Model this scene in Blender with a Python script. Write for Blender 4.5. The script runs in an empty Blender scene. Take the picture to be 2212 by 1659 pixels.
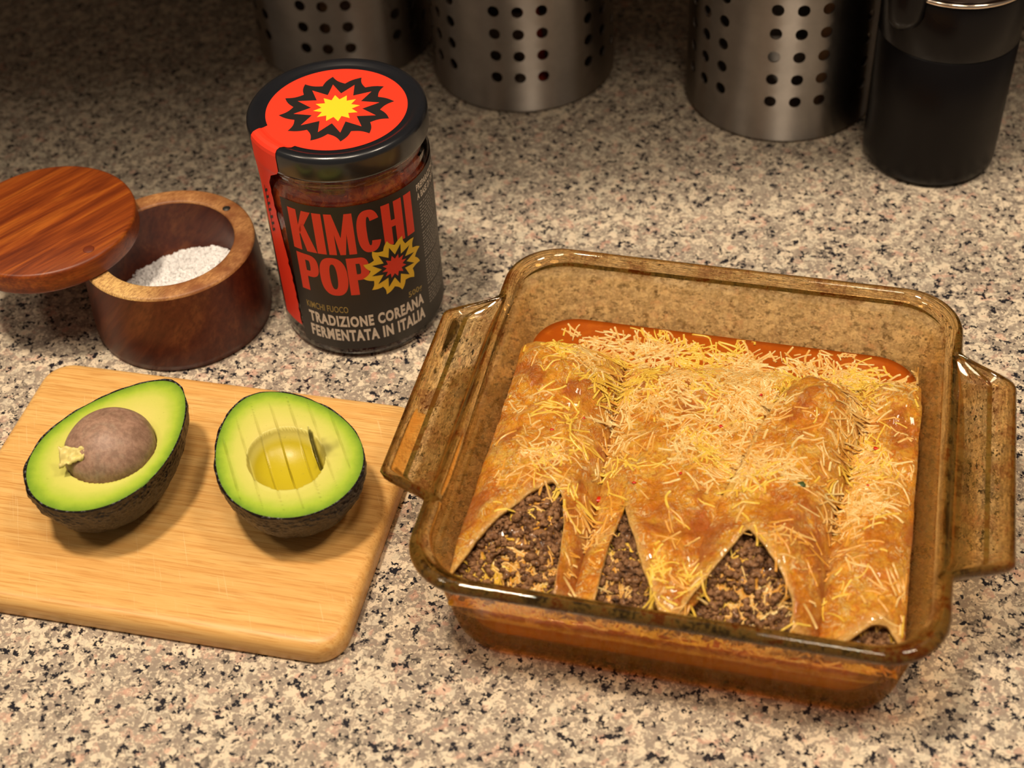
import bpy, bmesh, math, random
import numpy as np
from mathutils import Vector, Matrix, noise as mnoise
from mathutils.bvhtree import BVHTree
rng = random.Random(7)
C = bpy.context.scene.collection
SC = bpy.context.scene
S = 0.01                                   # everything below is written in centimetres

# ------------------------------------------------------------------ camera
cd = bpy.data.cameras.new('camera'); cam = bpy.data.objects.new('camera', cd); C.objects.link(cam)
cd.sensor_fit = 'HORIZONTAL'; cd.sensor_width = 36.0
cd.lens = 3262.7 * 36.0 / 2212.0
PITCH, ROLL, CAMH = math.radians(44.356), math.radians(-3.523), 50.33
fw = Vector((0, math.cos(PITCH), -math.sin(PITCH))); r0 = Vector((1, 0, 0)); u0 = r0.cross(fw)
r1 = math.cos(ROLL) * r0 + math.sin(ROLL) * u0; u1 = -math.sin(ROLL) * r0 + math.cos(ROLL) * u0
m = Matrix((r1, u1, -fw)).transposed().to_4x4(); m.translation = Vector((0, 0, CAMH * S)); cam.matrix_world = m
cd.clip_start = 0.02; cd.clip_end = 30
cd.dof.use_dof = True; cd.dof.focus_distance = 0.67; cd.dof.aperture_fstop = 8.5
SC.camera = cam

# ------------------------------------------------------------------ world, lamps, exposure
w = bpy.data.worlds.new('kitchen_ambient'); SC.world = w; w.use_nodes = True
w.node_tree.nodes['Background'].inputs[0].default_value = (1.0, 0.83, 0.66, 1)
w.node_tree.nodes['Background'].inputs[1].default_value = 0.115
def area(name, loc, size, power, col=(1, .835, .64), target=None):
    l = bpy.data.lights.new(name, 'AREA'); l.shape = 'DISK'; l.size = size * S; l.energy = power; l.color = col
    o = bpy.data.objects.new(name, l); C.objects.link(o); o.location = Vector(loc) * S
    d = Vector(target or (loc[0], loc[1], 0)) - Vector(loc)
    o.rotation_euler = d.to_track_quat('-Z', 'Y').to_euler()
    return o
area('ceiling_lamp', (-38, 33, 175), 18, 19.0)
area('ceiling_lamp', (85, 24, 180), 32, 9.5)
area('ceiling_lamp', (-115, 22, 180), 32, 5.5)
area('ceiling_lamp', (15, -5, 185), 40, 8.5)
SC.view_settings.view_transform = 'Standard'; SC.view_settings.look = 'None'
SC.view_settings.gamma = 1.0; SC.view_settings.use_curve_mapping = False
SC.view_settings.exposure = 0.36

# ------------------------------------------------------------------ helpers
def tag(o, label=None, cat=None, group=None, kind=None):
    if label: o['label'] = label
    if cat: o['category'] = cat
    if group: o['group'] = group
    if kind: o['kind'] = kind
    return o
def mesh(name, V, F, mat, parent=None, smooth=True, rel=None, attrs=None, mats=None, fmat=None):
    """one mesh object; V in cm in world axes; rel = origin in cm"""
    me = bpy.data.meshes.new(name)
    if rel is None and parent is not None: rel = parent.get('_o', (0, 0, 0))
    off = np.array(rel if rel is not None else (0, 0, 0), float)
    Vn = (np.array(V, float).reshape(-1, 3) - off) * S
    me.from_pydata(Vn.tolist(), [], [tuple(int(i) for i in f) for f in F])
    for mm in (mats or [mat]): me.materials.append(mm)
    if fmat is not None: me.polygons.foreach_set('material_index', np.array(fmat, np.int32))
    me.polygons.foreach_set('use_smooth', [bool(smooth)] * len(me.polygons))
    if attrs:
        for k, a in attrs.items():
            at = me.attributes.new(k, 'FLOAT', 'POINT'); at.data.foreach_set('value', np.array(a, np.float32))
    me.update()
    o = bpy.data.objects.new(name, me); C.objects.link(o)
    if parent is not None: o.parent = parent
    else: o.location = Vector(off) * S
    return o
def empty(name, loc):
    o = bpy.data.objects.new(name, None); C.objects.link(o); o.location = Vector(loc) * S
    o.empty_display_size = .01; ORI[o.name] = loc; o['_o'] = list(loc); return o
ORI = {}
def grid_faces(n, m, wrap=False, flip=False):
    """n rows x m columns"""
    F = []
    for i in range(n - 1):
        for j in range(m if wrap else m - 1):
            k = (j + 1) % m
            q = (i * m + j, i * m + k, (i + 1) * m + k, (i + 1) * m + j)
            F.append(q[::-1] if flip else q)
    return F
def lathe(profile, n=96, c=(0, 0), caps=True, ang0=0):
    """profile list of (r,z) from bottom centre to ...; r==0 becomes a tiny ring closed by a fan"""
    V = []; F = []
    for r, z in profile:
        r = max(r, 1e-4)
        for k in range(n):
            a = 2 * math.pi * k / n + ang0
            V.append((c[0] + r * math.cos(a), c[1] + r * math.sin(a), z))
    F = grid_faces(len(profile), n, True)
    if caps:
        F.append(tuple(range(n))[::-1]); b = (len(profile) - 1) * n; F.append(tuple(range(b, b + n)))
    return V, F
def sstep(a, b, x):
    t = min(1, max(0, (x - a) / (b - a))); return t * t * (3 - 2 * t)
def nz(x, y, z=0, s=1.0): return mnoise.noise(Vector((x * s, y * s, z * s)))
def fbm(x, y, z=0, s=1.0, o=4):
    v = 0; a = 1; t = 0
    for _ in range(o): v += a * nz(x, y, z, s); t += a; a *= .5; s *= 2.03
    return v / t

# ------------------------------------------------------------------ material helpers
class NT:
    def __init__(self, name):
        self.m = bpy.data.materials.new(name); self.m.use_nodes = True
        self.t = self.m.node_tree; self.b = self.t.nodes['Principled BSDF']; self.out = self.t.nodes['Material Output']
        self._co = None
    def n(self, typ, **kw):
        x = self.t.nodes.new(typ)
        for k, v in kw.items(): setattr(x, k, v)
        return x
    def l(self, a, b): self.t.links.new(a, b)
    def put(self, sock, v):
        if hasattr(v, 'is_linked') or isinstance(v, bpy.types.NodeSocket): self.l(v, sock)
        else:
            if isinstance(v, (tuple, list)) and len(v) == 3 and sock.type == 'RGBA': v = (*v, 1)
            sock.default_value = v
    def co(self, scale=(1, 1, 1), rot=(0, 0, 0), loc=(0, 0, 0)):
        """object coordinates in centimetres"""
        tc = self.n('ShaderNodeTexCoord'); mp = self.n('ShaderNodeMapping', vector_type='POINT')
        self.l(tc.outputs['Object'], mp.inputs[0])
        a = self.n('ShaderNodeMapping'); 
        mp.inputs['Scale'].default_value = (100, 100, 100); mp.inputs['Rotation'].default_value = (0, 0, 0)
        self.l(mp.outputs[0], a.inputs[0]); a.inputs['Rotation'].default_value = rot; a.inputs['Location'].default_value = loc
        b = self.n('ShaderNodeMapping'); self.l(a.outputs[0], b.inputs[0]); b.inputs['Scale'].default_value = scale
        return b.outputs[0]
    def noise(self, co, scale, detail=4, rough=.55, dist=0, out=0):
        x = self.n('ShaderNodeTexNoise'); self.l(co, x.inputs['Vector']); x.inputs['Scale'].default_value = scale
        x.inputs['Detail'].default_value = detail; x.inputs['Roughness'].default_value = rough; x.inputs['Distortion'].default_value = dist
        return x.outputs[out]
    def voro(self, co, scale, feature='F1', rand=1.0, out='Distance'):
        x = self.n('ShaderNodeTexVoronoi', feature=feature); self.l(co, x.inputs['Vector']); x.inputs['Scale'].default_value = scale
        x.inputs['Randomness'].default_value = rand
        return x.outputs[out]
    def ramp(self, fac, stops, interp='LINEAR'):
        x = self.n('ShaderNodeValToRGB'); e = x.color_ramp; e.interpolation = interp
        while len(e.elements) < len(stops): e.elements.new(.5)
        for el, (p, c) in zip(e.elements, stops):
            el.position = p; el.color = (*c, 1) if isinstance(c, (tuple, list)) else (c, c, c, 1)
        self.l(fac, x.inputs[0]); return x.outputs[0]
    def mix(self, fac, a, b, blend='MIX'):
        x = self.n('ShaderNodeMix', data_type='RGBA', blend_type=blend)
        self.put(x.inputs[0], fac); self.put(x.inputs[6], a); self.put(x.inputs[7], b); return x.outputs[2]
    def math(self, op, a, b=0.0, c=None):
        x = self.n('ShaderNodeMath', operation=op); self.put(x.inputs[0], a); self.put(x.inputs[1], b)
        if c is not None: self.put(x.inputs[2], c)
        return x.outputs[0]
    def attr(self, name):
        x = self.n('ShaderNodeAttribute', attribute_name=name); return x.outputs['Fac']
    def addv(self, a, b):
        x = self.n('ShaderNodeVectorMath', operation='ADD'); self.l(a, x.inputs[0]); self.l(b, x.inputs[1]); return x.outputs[0]
    def scalev(self, a, s):
        x = self.n('ShaderNodeVectorMath', operation='SCALE'); self.l(a, x.inputs[0]); x.inputs['Scale'].default_value = s; return x.outputs[0]
    def sep(self, v):
        x = self.n('ShaderNodeSeparateXYZ'); self.l(v, x.inputs[0]); return x.outputs
    def bump(self, h, strength=.3, dist=.1):
        x = self.n('ShaderNodeBump'); self.l(h, x.inputs['Height']); x.inputs['Strength'].default_value = strength
        x.inputs['Distance'].default_value = dist * S; self.l(x.outputs[0], self.b.inputs['Normal']); return x.outputs[0]
    def set(self, **kw):
        names = dict(color='Base Color', rough='Roughness', metal='Metallic', spec='Specular IOR Level', trans='Transmission Weight', ior='IOR',
                     coat='Coat Weight', coatr='Coat Roughness', sss='Subsurface Weight', aniso='Anisotropic', anrot='Anisotropic Rotation', sheen='Sheen Weight', alpha='Alpha')
        for k, v in kw.items(): self.put(self.b.inputs[names[k]], v)
        return self
def flat(name, col, rough=.5, **kw):
    t = NT(name); t.set(color=col, rough=rough, **kw); return t.m
def srgb(h):
    return tuple(((int(h[i:i + 2], 16) / 255 + .055) / 1.055) ** 2.4 if int(h[i:i + 2], 16) > 10 else int(h[i:i + 2], 16) / 255 / 12.92 for i in (0, 2, 4))

# ================================================================== COUNTER AND ROOM
t = NT('speckled_granite')
co = t.co()
warp = t.scalev(t.noise(co, 3.2, 3, .6, 0, 1), .34)
cw = t.addv(co, warp)
vc = t.n('ShaderNodeTexVoronoi', feature='F1'); t.l(cw, vc.inputs['Vector']); vc.inputs['Scale'].default_value = 2.5
chip = t.sep(vc.outputs['Color'])
base = t.ramp(chip[0], [(0, srgb('a59888')), (.2, srgb('dac9b0')), (.42, srgb('94877a')), (.62, srgb('968a7c')), (.76, srgb('c9bda8')), (.88, srgb('b99c8a')), (.95, srgb('6f665d'))], 'CONSTANT')
fine = t.noise(cw, 5.5, 3, .65)
base = t.mix(t.ramp(fine, [(.52, 0), (.57, .85)]), base, srgb('e0d0b6'))
fine2 = t.noise(t.addv(co, t.scalev(t.noise(co, 1.3, 2, .5, 0, 1), 2.)), 3.6, 3, .6)
base = t.mix(t.ramp(fine2, [(.53, 0), (.57, .8)]), base, srgb('97887a'))
pink = t.noise(co, 1.0, 2.5, .6)
base = t.mix(t.ramp(pink, [(.62, 0), (.67, .55)]), base, srgb('cf9f8a'))
sp = t.noise(t.addv(co, t.scalev(t.noise(co, 6, 2, .5, 0, 1), .25)), 3.5, 2.5, .6)
cl = t.noise(co, .9, 2, .5)
spk = t.math('ADD', sp, t.math('MULTIPLY', t.math('SUBTRACT', cl, .5), .16))
base = t.mix(t.ramp(spk, [(.588, 0), (.606, 1)]), base, srgb('25242a'))
t.set(color=base, rough=.22, spec=.5)
M_counter = t.m
V = []; F = []
def box(x0, x1, y0, y1, z0, z1):
    v = [(x, y, z) for z in (z0, z1) for y in (y0, y1) for x in (x0, x1)]
    f = [(0, 2, 3, 1), (4, 5, 7, 6), (0, 1, 5, 4), (2, 6, 7, 3), (0, 4, 6, 2), (1, 3, 7, 5)]
    return v, f
def rbox(name, dims, mat, parent=None, bev=.3, seg=3, rel=None):
    v, f = box(*dims)
    o = mesh(name, v, f, mat, parent, False, rel)
    bm = bmesh.new(); bm.from_mesh(o.data)
    bmesh.ops.bevel(bm, geom=bm.edges[:], offset=bev * S, segments=seg, profile=.5, affect='EDGES'); bm.to_mesh(o.data); bm.free()
    return o
ct = rbox('counter', (-120, 120, 8, 101, -4, 0), M_counter, bev=.5)
tag(ct, 'speckled beige, grey, pink and black granite worktop under everything', 'worktop', kind='structure')
wb = mesh('wall_back', *box(-160, 160, 101, 107, -90, 240), flat('warm_wall_paint', (.30, .24, .18), .8), smooth=False); tag(wb, kind='structure')

# wall cupboard above the back of the worktop, out of frame: it shades the canisters
cb = empty('wall_cabinet', (0, 80, 40)); tag(cb, 'dark wooden wall cupboard hung above the back of the worktop', 'cabinet')
M_cab = flat('dark_cabinet_wood', (.10, .055, .03), .5)
rbox('body', (-118, 118, 60, 100.9, 40, 110), M_cab, cb, .4)
for i in range(4):
    rbox('door', (-117 + i * 58.7, -59.5 + i * 58.7, 58, 59.98, 41, 109), M_cab, cb, .4)

# ================================================================== STEEL CANISTERS
t = NT('brushed_steel')
co = t.co(scale=(1, 1, 1))
br = t.noise(t.co(scale=(.35, .35, 14)), 3, 3, .6)
sm = t.noise(co, .55, 4, .6)
t.set(color=t.ramp(sm, [(.3, (.46, .42, .38)), (.7, (.58, .53, .48))]), metal=1.0, rough=.48, aniso=1.0, anrot=.25)
tg = t.n('ShaderNodeTangent', direction_type='RADIAL', axis='Z'); t.l(tg.outputs[0], t.b.inputs['Tangent'])
M_steel = t.m
M_dark_in = NT('shaded_steel_inside').set(color=(.20, .17, .15), metal=1., rough=.5).m  # same steel coloured darker: shade inside the canisters painted into inner faces and hole edges
def canister(x, y, R, H, phase, z0, label, rowcount=7):
    root = empty('utensil_canister', (x, y, 0)); tag(root, label, 'canister', 'perforated steel canisters along the back of the worktop')
    V = []; F = []; FM = []
    dz = 1.41; rh = .34
    # angular cells: groups of three columns, 14 deg apart, six groups
    edges = []
    for g in range(6):
        for k in range(3): edges.append(phase + g * 60 + k * 14.2)
    cols = sorted(a % 360 for a in edges)
    def P(a, z, rr): 
        a = math.radians(a); return (x + rr * math.sin(a), y - rr * math.cos(a), z)
    idx = {}
    def vid(a, z, rr):
        key = (round(a % 360, 3), round(z, 4), rr)
        if key not in idx: idx[key] = len(V); V.append(P(a, z, rr))
        return idx[key]
    half = 7.1
    HF = []; hid = {}
    def hv(a, z, rr):
        key = (round(a % 360, 3), round(z, 4), rr)
        if key not in hid: hid[key] = len(V); V.append(P(a, z, rr))
        return hid[key]
    zc = [z0 + i * dz for i in range(rowcount)]
    for rr, flip in ((R, False), (R - .09, True)):
        def face(q): F.append(q[::-1] if flip else q); FM.append(1 if flip else 0)
        # plain spans between cells
        for ci, a in enumerate(cols):
            a_next = cols[(ci + 1) % len(cols)] + (360 if ci == len(cols) - 1 else 0)
            spans = []
            lo, hi = a + half, a_next - half
            if hi - lo > .5:
                n = max(1, round((hi - lo) / 4)); spans = [(lo + (hi - lo) * i / n, lo + (hi - lo) * (i + 1) / n) for i in range(n)]
            for s0, s1 in spans:
                zz = [zc[0] - dz / 2 + dz * i for i in range(rowcount + 1)]
                for i in range(rowcount): face((vid(s0, zz[i], rr), vid(s1, zz[i], rr), vid(s1, zz[i + 1], rr), vid(s0, zz[i + 1], rr)))
                for za, zb in ((.25, zz[0]), (zz[-1], H)): face((vid(s0, za, rr), vid(s1, za, rr), vid(s1, zb, rr), vid(s0, zb, rr)))
            # columns: below, above, and cells with a round hole
            zz0 = zc[0] - dz / 2; zz1 = zc[-1] + dz / 2
            N = 4
            for i in range(N):
                s0, s1 = a - half + 2 * half * i / N, a - half + 2 * half * (i + 1) / N
                for za, zb in ((.25, zz0), (zz1, H)): face((vid(s0, za, rr), vid(s1, za, rr), vid(s1, zb, rr), vid(s0, zb, rr)))
            for z in zc:
                sq = []
                for i in range(N): sq.append((a - half + 2 * half * i / N, z - dz / 2))
                for i in range(N): sq.append((a + half, z - dz / 2 + dz * i / N))
                for i in range(N): sq.append((a + half - 2 * half * i / N, z + dz / 2))
                for i in range(N): sq.append((a - half, z + dz / 2 - dz * i / N))
                ci_ = []
                for (sa, sz) in sq:
                    th = math.atan2(sz - z, math.radians(sa - a) * R)
                    ci_.append((a + math.degrees(rh * math.cos(th) / R), z + rh * math.sin(th)))
                n = len(sq)
                for i in range(n):
                    j = (i + 1) % n
                    face((vid(*sq[i], rr), vid(*sq[j], rr), vid(*ci_[j], rr), vid(*ci_[i], rr)))
                    if not flip:
                        HF.append((hv(*ci_[i], R), hv(*ci_[j], R), hv(*ci_[j], R - .09), hv(*ci_[i], R - .09)))
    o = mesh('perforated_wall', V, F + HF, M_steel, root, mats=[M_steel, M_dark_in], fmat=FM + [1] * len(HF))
    bv, bf = lathe([(0, .02), (R - .5, .02), (R - .15, .06), (R, .25), (R - .09, .26), (R - .5, .16), (0, .16)], 96, (x, y))
    mesh('base', bv, bf, M_steel, root)
    rv, rf = lathe([(R - .09, H - .02), (R, H - .02), (R + .12, H + .02), (R + .12, H + .14), (R, H + .18), (R - .09, H + .12), (R - .09, H - .02)], 96, (x, y), False)
    mesh('rolled_rim', rv, rf, M_steel, root)
    return root
canister(-9.0, 83.6, 5.45, 13.0, -21, 2.45, 'perforated steel canister standing behind the kimchi jar', 7)
canister(1.95, 79.3, 5.45, 13.0, -18.5, 2.45, 'perforated steel canister second of the row, with bright vertical streaks')
canister(16.7, 74.8, 5.45, 13.0, -17, 2.75, 'perforated steel canister beside the black bottle')
# utensils standing in the canisters; only slivers show through the holes
def rod(name, a, b, r, mat, label, cat, flatf=1.0):
    a = Vector(a); b = Vector(b); d = (b - a).normalized(); s = d.cross(Vector((0, 1, 0))).normalized(); q = d.cross(s)
    prof = [(0, .6), (.03, .95), (.1, 1), (.5, .8), (.8, 1.0), (.96, .95), (1, .5)]
    V = []; n = 12
    for tt, k in prof:
        c = a.lerp(b, tt)
        for i in range(n):
            an = 2 * math.pi * i / n; V.append(c + s * (r * k * math.cos(an)) + q * (r * k * flatf * math.sin(an)))
    F = grid_faces(len(prof), n, True); F.append(tuple(range(n))[::-1]); F.append(tuple(range((len(prof) - 1) * n, len(prof) * n)))
    o = mesh(name, V, F, mat, None, True, tuple(a)); return tag(o, label, cat)
M_handle_wood = flat('pale_utensil_wood', (.42, .22, .10), .5)
rod('cooking_utensil', (2.75, 75.1, .5), (1.2, 81, 19), .55, flat('red_silicone', (.5, .05, .02), .5), 'red utensil handle glimpsed through holes of the second canister', 'utensil', .5)
rod('cooking_utensil', (-1.2, 76.5, .2), (-2.2, 77.5, 19), .5, flat('yellow_plastic', (.55, .42, .08), .5), 'yellow utensil handle glimpsed through left holes of the second canister', 'utensil', .5)
rod('cooking_utensil', (-9.6, 79.6, .2), (-9.2, 80.2, 20), .5, M_handle_wood, 'wooden utensil handle inside the canister behind the kimchi jar', 'utensil', .6)
rod('cooking_utensil', (18.6, 71.2, .2), (19.2, 71.6, 20), 1.0, M_handle_wood, 'broad wooden utensil handle inside the canister beside the black bottle', 'utensil', .5)
rod('cooking_utensil', (15.9, 70.6, 3), (17.0, 70.6, 20), .7, flat('brown_utensil_wood', (.3, .16, .08), .5), 'slim wooden utensil handle inside the canister beside the black bottle', 'utensil', .5) if False else None

# ================================================================== BLACK BOTTLE
bx, by = 23.75, 67.9
root = empty('black_bottle', (bx, by, 0)); tag(root, 'glossy black cylindrical bottle with metal ring standing right of the canisters', 'bottle')
M_blk = NT('glossy_black_plastic').set(color=(.006, .005, .006), rough=.24, spec=.2).m
M_blk2 = NT('satin_black_plastic').set(color=(.005, .004, .0045), rough=.34, spec=.2).m
R = 3.55
v, f = lathe([(0, 0), (R - .55, 0), (R - .2, .1), (R - .03, .35), (R, .8), (R + .02, 4), (R + .05, 7.8), (R - .03, 7.85), (0, 7.85)], 96, (bx, by)); mesh('body', v, f, M_blk2, root)
v, f = lathe([(0, 7.85), (R + .02, 7.85), (R + .05, 7.9), (R + .07, 9.5), (R + .07, 10.9), (R + .02, 11.0), (0, 11.0)], 96, (bx, by)); mesh('upper_sleeve', v, f, M_blk, root)
v, f = lathe([(R - .05, 11.0), (R + .08, 11.0), (R + .15, 11.05), (R + .15, 11.15), (R + .08, 11.22), (R - .05, 11.22), (R - .05, 11.0)], 96, (bx, by), False)
mesh('metal_ring', v, f, NT('polished_metal').set(color=(.75, .62, .5), metal=1., rough=.15).m, root)
v, f = lathe([(0, 11.1), (R - .06, 11.1), (R - .04, 11.3), (R - .1, 15.0), (R - .4, 15.4), (0, 15.5)], 64, (bx, by)); mesh('neck', v, f, NT('smoky_brown_plastic').set(color=(.05, .03, .025), rough=.15).m, root)
# grip lobe at the left
V = []; n = 20; rows = [(13.6, .9), (12.6, 1.0), (11, 1.0), (10.1, .92), (9.65, .7), (9.4, .35), (9.35, .02)]
for z, k in rows:
    for i in range(n):
        a = 2 * math.pi * i / n
        V.append((bx - 3.1 + 1.05 * k * math.cos(a), by - 2.35 + .75 * k * math.sin(a), z))
F = grid_faces(len(rows), n, True, True); F.append(tuple(range(n))); F.append(tuple(range((len(rows) - 1) * n, len(rows) * n))[::-1]); mesh('grip', V, F, M_blk, root)

# ================================================================== SALT POT
t = NT('acacia_wood')
def wood(name, dark, mid, light, grain_scale, rot=(0, 0, 0), rough=.42):
    t = NT(name)
    cg = t.co(scale=(.10, 1, 1), rot=rot)
    w1 = t.noise(cg, 1.6 * grain_scale, 5, .6, .6)
    w2 = t.noise(t.co(scale=(.05, 1, 1), rot=rot), 8 * grain_scale, 3, .6)
    c = t.ramp(w1, [(.25, dark), (.5, mid), (.75, light)])
    c = t.mix(t.ramp(w2, [(.35, .55), (.6, 0)]), c, dark)
    t.set(color=c, rough=rough, spec=.4); t.bump(w2, .08, .03); return t.m
M_lid = wood('pot_lid_wood', srgb('521c08'), srgb('8a3f12'), srgb('b5641f'), 1.0, (0, 0, math.radians(-42)))
M_pot = wood('pot_body_wood', srgb('3c130c'), srgb('5e2a17'), srgb('7a4526'), .7, (0, math.radians(55), math.radians(20)))
t = NT('pot_end_grain')
c1 = t.noise(t.co(), 1.0, 3, .6); c2 = t.noise(t.co(scale=(1, .35, 1), rot=(0, 0, .7)), 14, 3, .6)
col = t.ramp(c1, [(.35, srgb('86502a')), (.65, srgb('b98550'))])
sp_ = t.n('ShaderNodeVectorMath', operation='DISTANCE'); t.l(t.co(), sp_.inputs[0]); sp_.inputs[1].default_value = (-2.6, -3.3, 4.6)
sap = t.ramp(t.math('ADD', t.math('MULTIPLY', sp_.outputs['Value'], .2), t.math('MULTIPLY', c1, .3)), [(.42, 1), (.75, 0)])
col = t.mix(sap, col, srgb('e0b671'))
t.set(color=t.mix(t.ramp(c2, [(.35, .7), (.6, 0)]), col, srgb('7b4a25')), rough=.55); M_rim = t.m
px_, py_ = -16.3, 58.1
root = empty('salt_pot', (px_, py_, 0)); tag(root, 'round dark wooden salt pot with its lid swivelled open to one side', 'pot')
v, f = lathe([(0, 0.02), (4.1, 0.02), (4.36, .12), (4.42, .5), (4.4, 1.4), (4.3, 3.2), (4.22, 4.45)], 120, (px_, py_))
v2, f2 = lathe([(3.2, 4.25), (3.15, 2.2), (3.0, .9), (2.4, .7), (0, .7)], 120, (px_, py_), False)
f = f[:-1]; nb = len(v)
mesh('outer_wall', v, f, M_pot, root)
v2, f2 = lathe([(3.22, 4.5), (3.18, 2.2), (3.05, 1.0), (2.5, .7), (0, .7)], 120, (px_, py_), False); mesh('inner_wall', v2, f2, M_pot, root)
v, f = lathe([(4.22, 4.44), (4.19, 4.56), (4.1, 4.6), (3.34, 4.6), (3.25, 4.57), (3.22, 4.48)], 120, (px_, py_), False); mesh('rim', v, f, M_rim, root)
lx, ly = -22.12, 59.02
v, f = lathe([(0, 4.63), (4.2, 4.63), (4.32, 4.7), (4.35, 4.8), (4.35, 5.62), (4.32, 5.74), (4.2, 5.8), (0, 5.8)], 120, (lx, ly)); mesh('lid', v, f, M_lid, root)
lidp = [c for c in root.children if c.name.startswith('lid')][0]
v, f = lathe([(0, 5.78), (.27, 5.78), (.27, 5.815), (.24, 5.83), (0, 5.83)], 24, (-19.6, 56.4)); mesh('dowel', v, f, flat('dowel_wood', srgb('6a2a10'), .5), lidp, rel=root['_o'])
v, f = lathe([(0, 4.59), (.2, 4.59), (.2, 4.612), (0, 4.615)], 24, (-13.66, 60.5)); mesh('magnet', v, f, NT('magnet_metal').set(color=(.10, .09, .08), metal=1, rough=.6).m, root)
# salt
t = NT('coarse_salt'); g = t.voro(t.co(), 7)
t.set(color=t.ramp(g, [(0, (.95, .94, .93)), (.8, (.88, .86, .85))]), rough=.35, sss=.0); t.bump(g, .6, .08); M_salt = t.m
V = []; nr, na = 30, 96
def salt_h(x, y):
    # heaped towards the front right, dug out at the back left
    d = (x * .75 - y * .66)
    return 2.25 + .28 * d + .25 * fbm(x, y, 3, .9) + .10 * nz(x, y, 5, 4.5) - .03 * (x * x + y * y) * .5
for i in range(nr):
    for k in range(na):
        rr = 3.12 * i / (nr - 1); a = 2 * math.pi * k / na; x, y = rr * math.cos(a), rr * math.sin(a)
        V.append((px_ + x, py_ + y, max(.75, salt_h(x, y))))
F = grid_faces(nr, na, True)
sv, sf = V, F
# grains: little cubes on the surface
for i in range(2600):
    rr = 3.0 * math.sqrt(rng.random()); a = rng.random() * 6.283; x, y = rr * math.cos(a), rr * math.sin(a)
    h = max(.75, salt_h(x, y)) + .03; s = rng.uniform(.08, .2)
    rot = Matrix.Rotation(rng.random() * 6, 3, Vector((rng.random() - .5, rng.random() - .5, rng.random() - .5)))
    b = len(sv)
    for dz in (-1, 1):
        for dy in (-1, 1):
            for dx in (-1, 1):
                p = rot @ Vector((dx, dy, dz)) * s * .5; sv.append((px_ + x + p.x, py_ + y + p.y, h + p.z))
    sf += [tuple(b + q for q in fc) for fc in [(0, 2, 3, 1), (4, 5, 7, 6), (0, 1, 5, 4), (2, 6, 7, 3), (0, 4, 6, 2), (1, 3, 7, 5)]]
o = mesh('salt', sv, sf, M_salt, None, False, (px_, py_, .7)); tag(o, 'white coarse salt heaped inside the wooden pot', 'salt', kind='stuff')

# ================================================================== KIMCHI JAR
jx, jy, JR = -7.15, 57.86, 4.0
root = empty('kimchi_jar', (jx, jy, 0)); tag(root, 'glass jar of red kimchi with black lid and black paper label', 'jar')
t = NT('jar_glass'); t.set(color=(1, .97, .95), rough=.02, trans=1.0, ior=1.45); M_jglass = t.m
prof_o = [(0, .25), (2.6, .22), (3.2, .05), (3.6, .0), (3.85, .12), (3.98, .45), (JR, .8), (JR, 9.15), (3.97, 9.45), (3.86, 9.75), (3.74, 9.95), (3.7, 10.1), (3.78, 10.25), (3.78, 10.4), (3.7, 10.5), (3.68, 11.4)]
prof_i = [(3.5, 11.4), (3.5, 10.0), (3.62, 9.6), (3.74, 9.1), (3.76, .9), (3.6, .62), (3.2, .5), (0, .5)]
v, f = lathe(prof_o + prof_i, 128, (jx, jy)); mesh('glass', v, f, M_jglass, root)
t = NT('kimchi_mash'); co = t.co()
k1 = t.noise(co, 1.5, 5, .65, .4); k2 = t.voro(co, 2.2)
col = t.ramp(k1, [(.3, srgb('6a1208')), (.48, srgb('b02c10')), (.58, srgb('d8601c')), (.7, srgb('98240e'))])
t.set(color=t.mix(t.ramp(k2, [(.1, .5), (.4, 0)]), col, srgb('c06a2a')), rough=.3); t.bump(k1, .6, .2); M_kim = t.m
V, F = lathe([(0, .52), (3.1, .52), (3.55, .66), (3.72, .95), (3.72, 9.05), (3.6, 9.55), (3.46, 9.95), (3.2, 10.2), (0, 10.3)], 128, (jx, jy)); mesh('kimchi', V, F, M_kim, root)
kim = [c for c in root.children if c.name.startswith('kimchi')][0]
# shreds of carrot and chilli pressed against the shoulder
M_carrot = flat('carrot_shred', srgb('e8581a'), .3)
for i in range(16):
    a = math.radians(rng.uniform(-35, 80)); z = rng.uniform(9.45, 10.25); rr = 3.60 - .42 * max(0, z - 9.5)
    L = rng.uniform(.3, .8); tilt = rng.uniform(-.6, .6); V = []
    for s in (-1, -.4, .4, 1):
        for (du, dv) in ((-.5, -.5), (.5, -.5), (.5, .5), (-.5, .5)):
            aa = a + (s * L / 2 * math.cos(tilt)) / rr; zz = z + s * L / 2 * math.sin(tilt) + dv * .16; r_ = rr - .05 + du * .1
            V.append((jx + r_ * math.sin(aa), jy - r_ * math.cos(aa), zz))
    F = grid_faces(4, 4, True); F += [(3, 2, 1, 0), (12, 13, 14, 15)]
    mesh('carrot_shred', V, F, M_carrot, kim, True, root['_o'])
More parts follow.
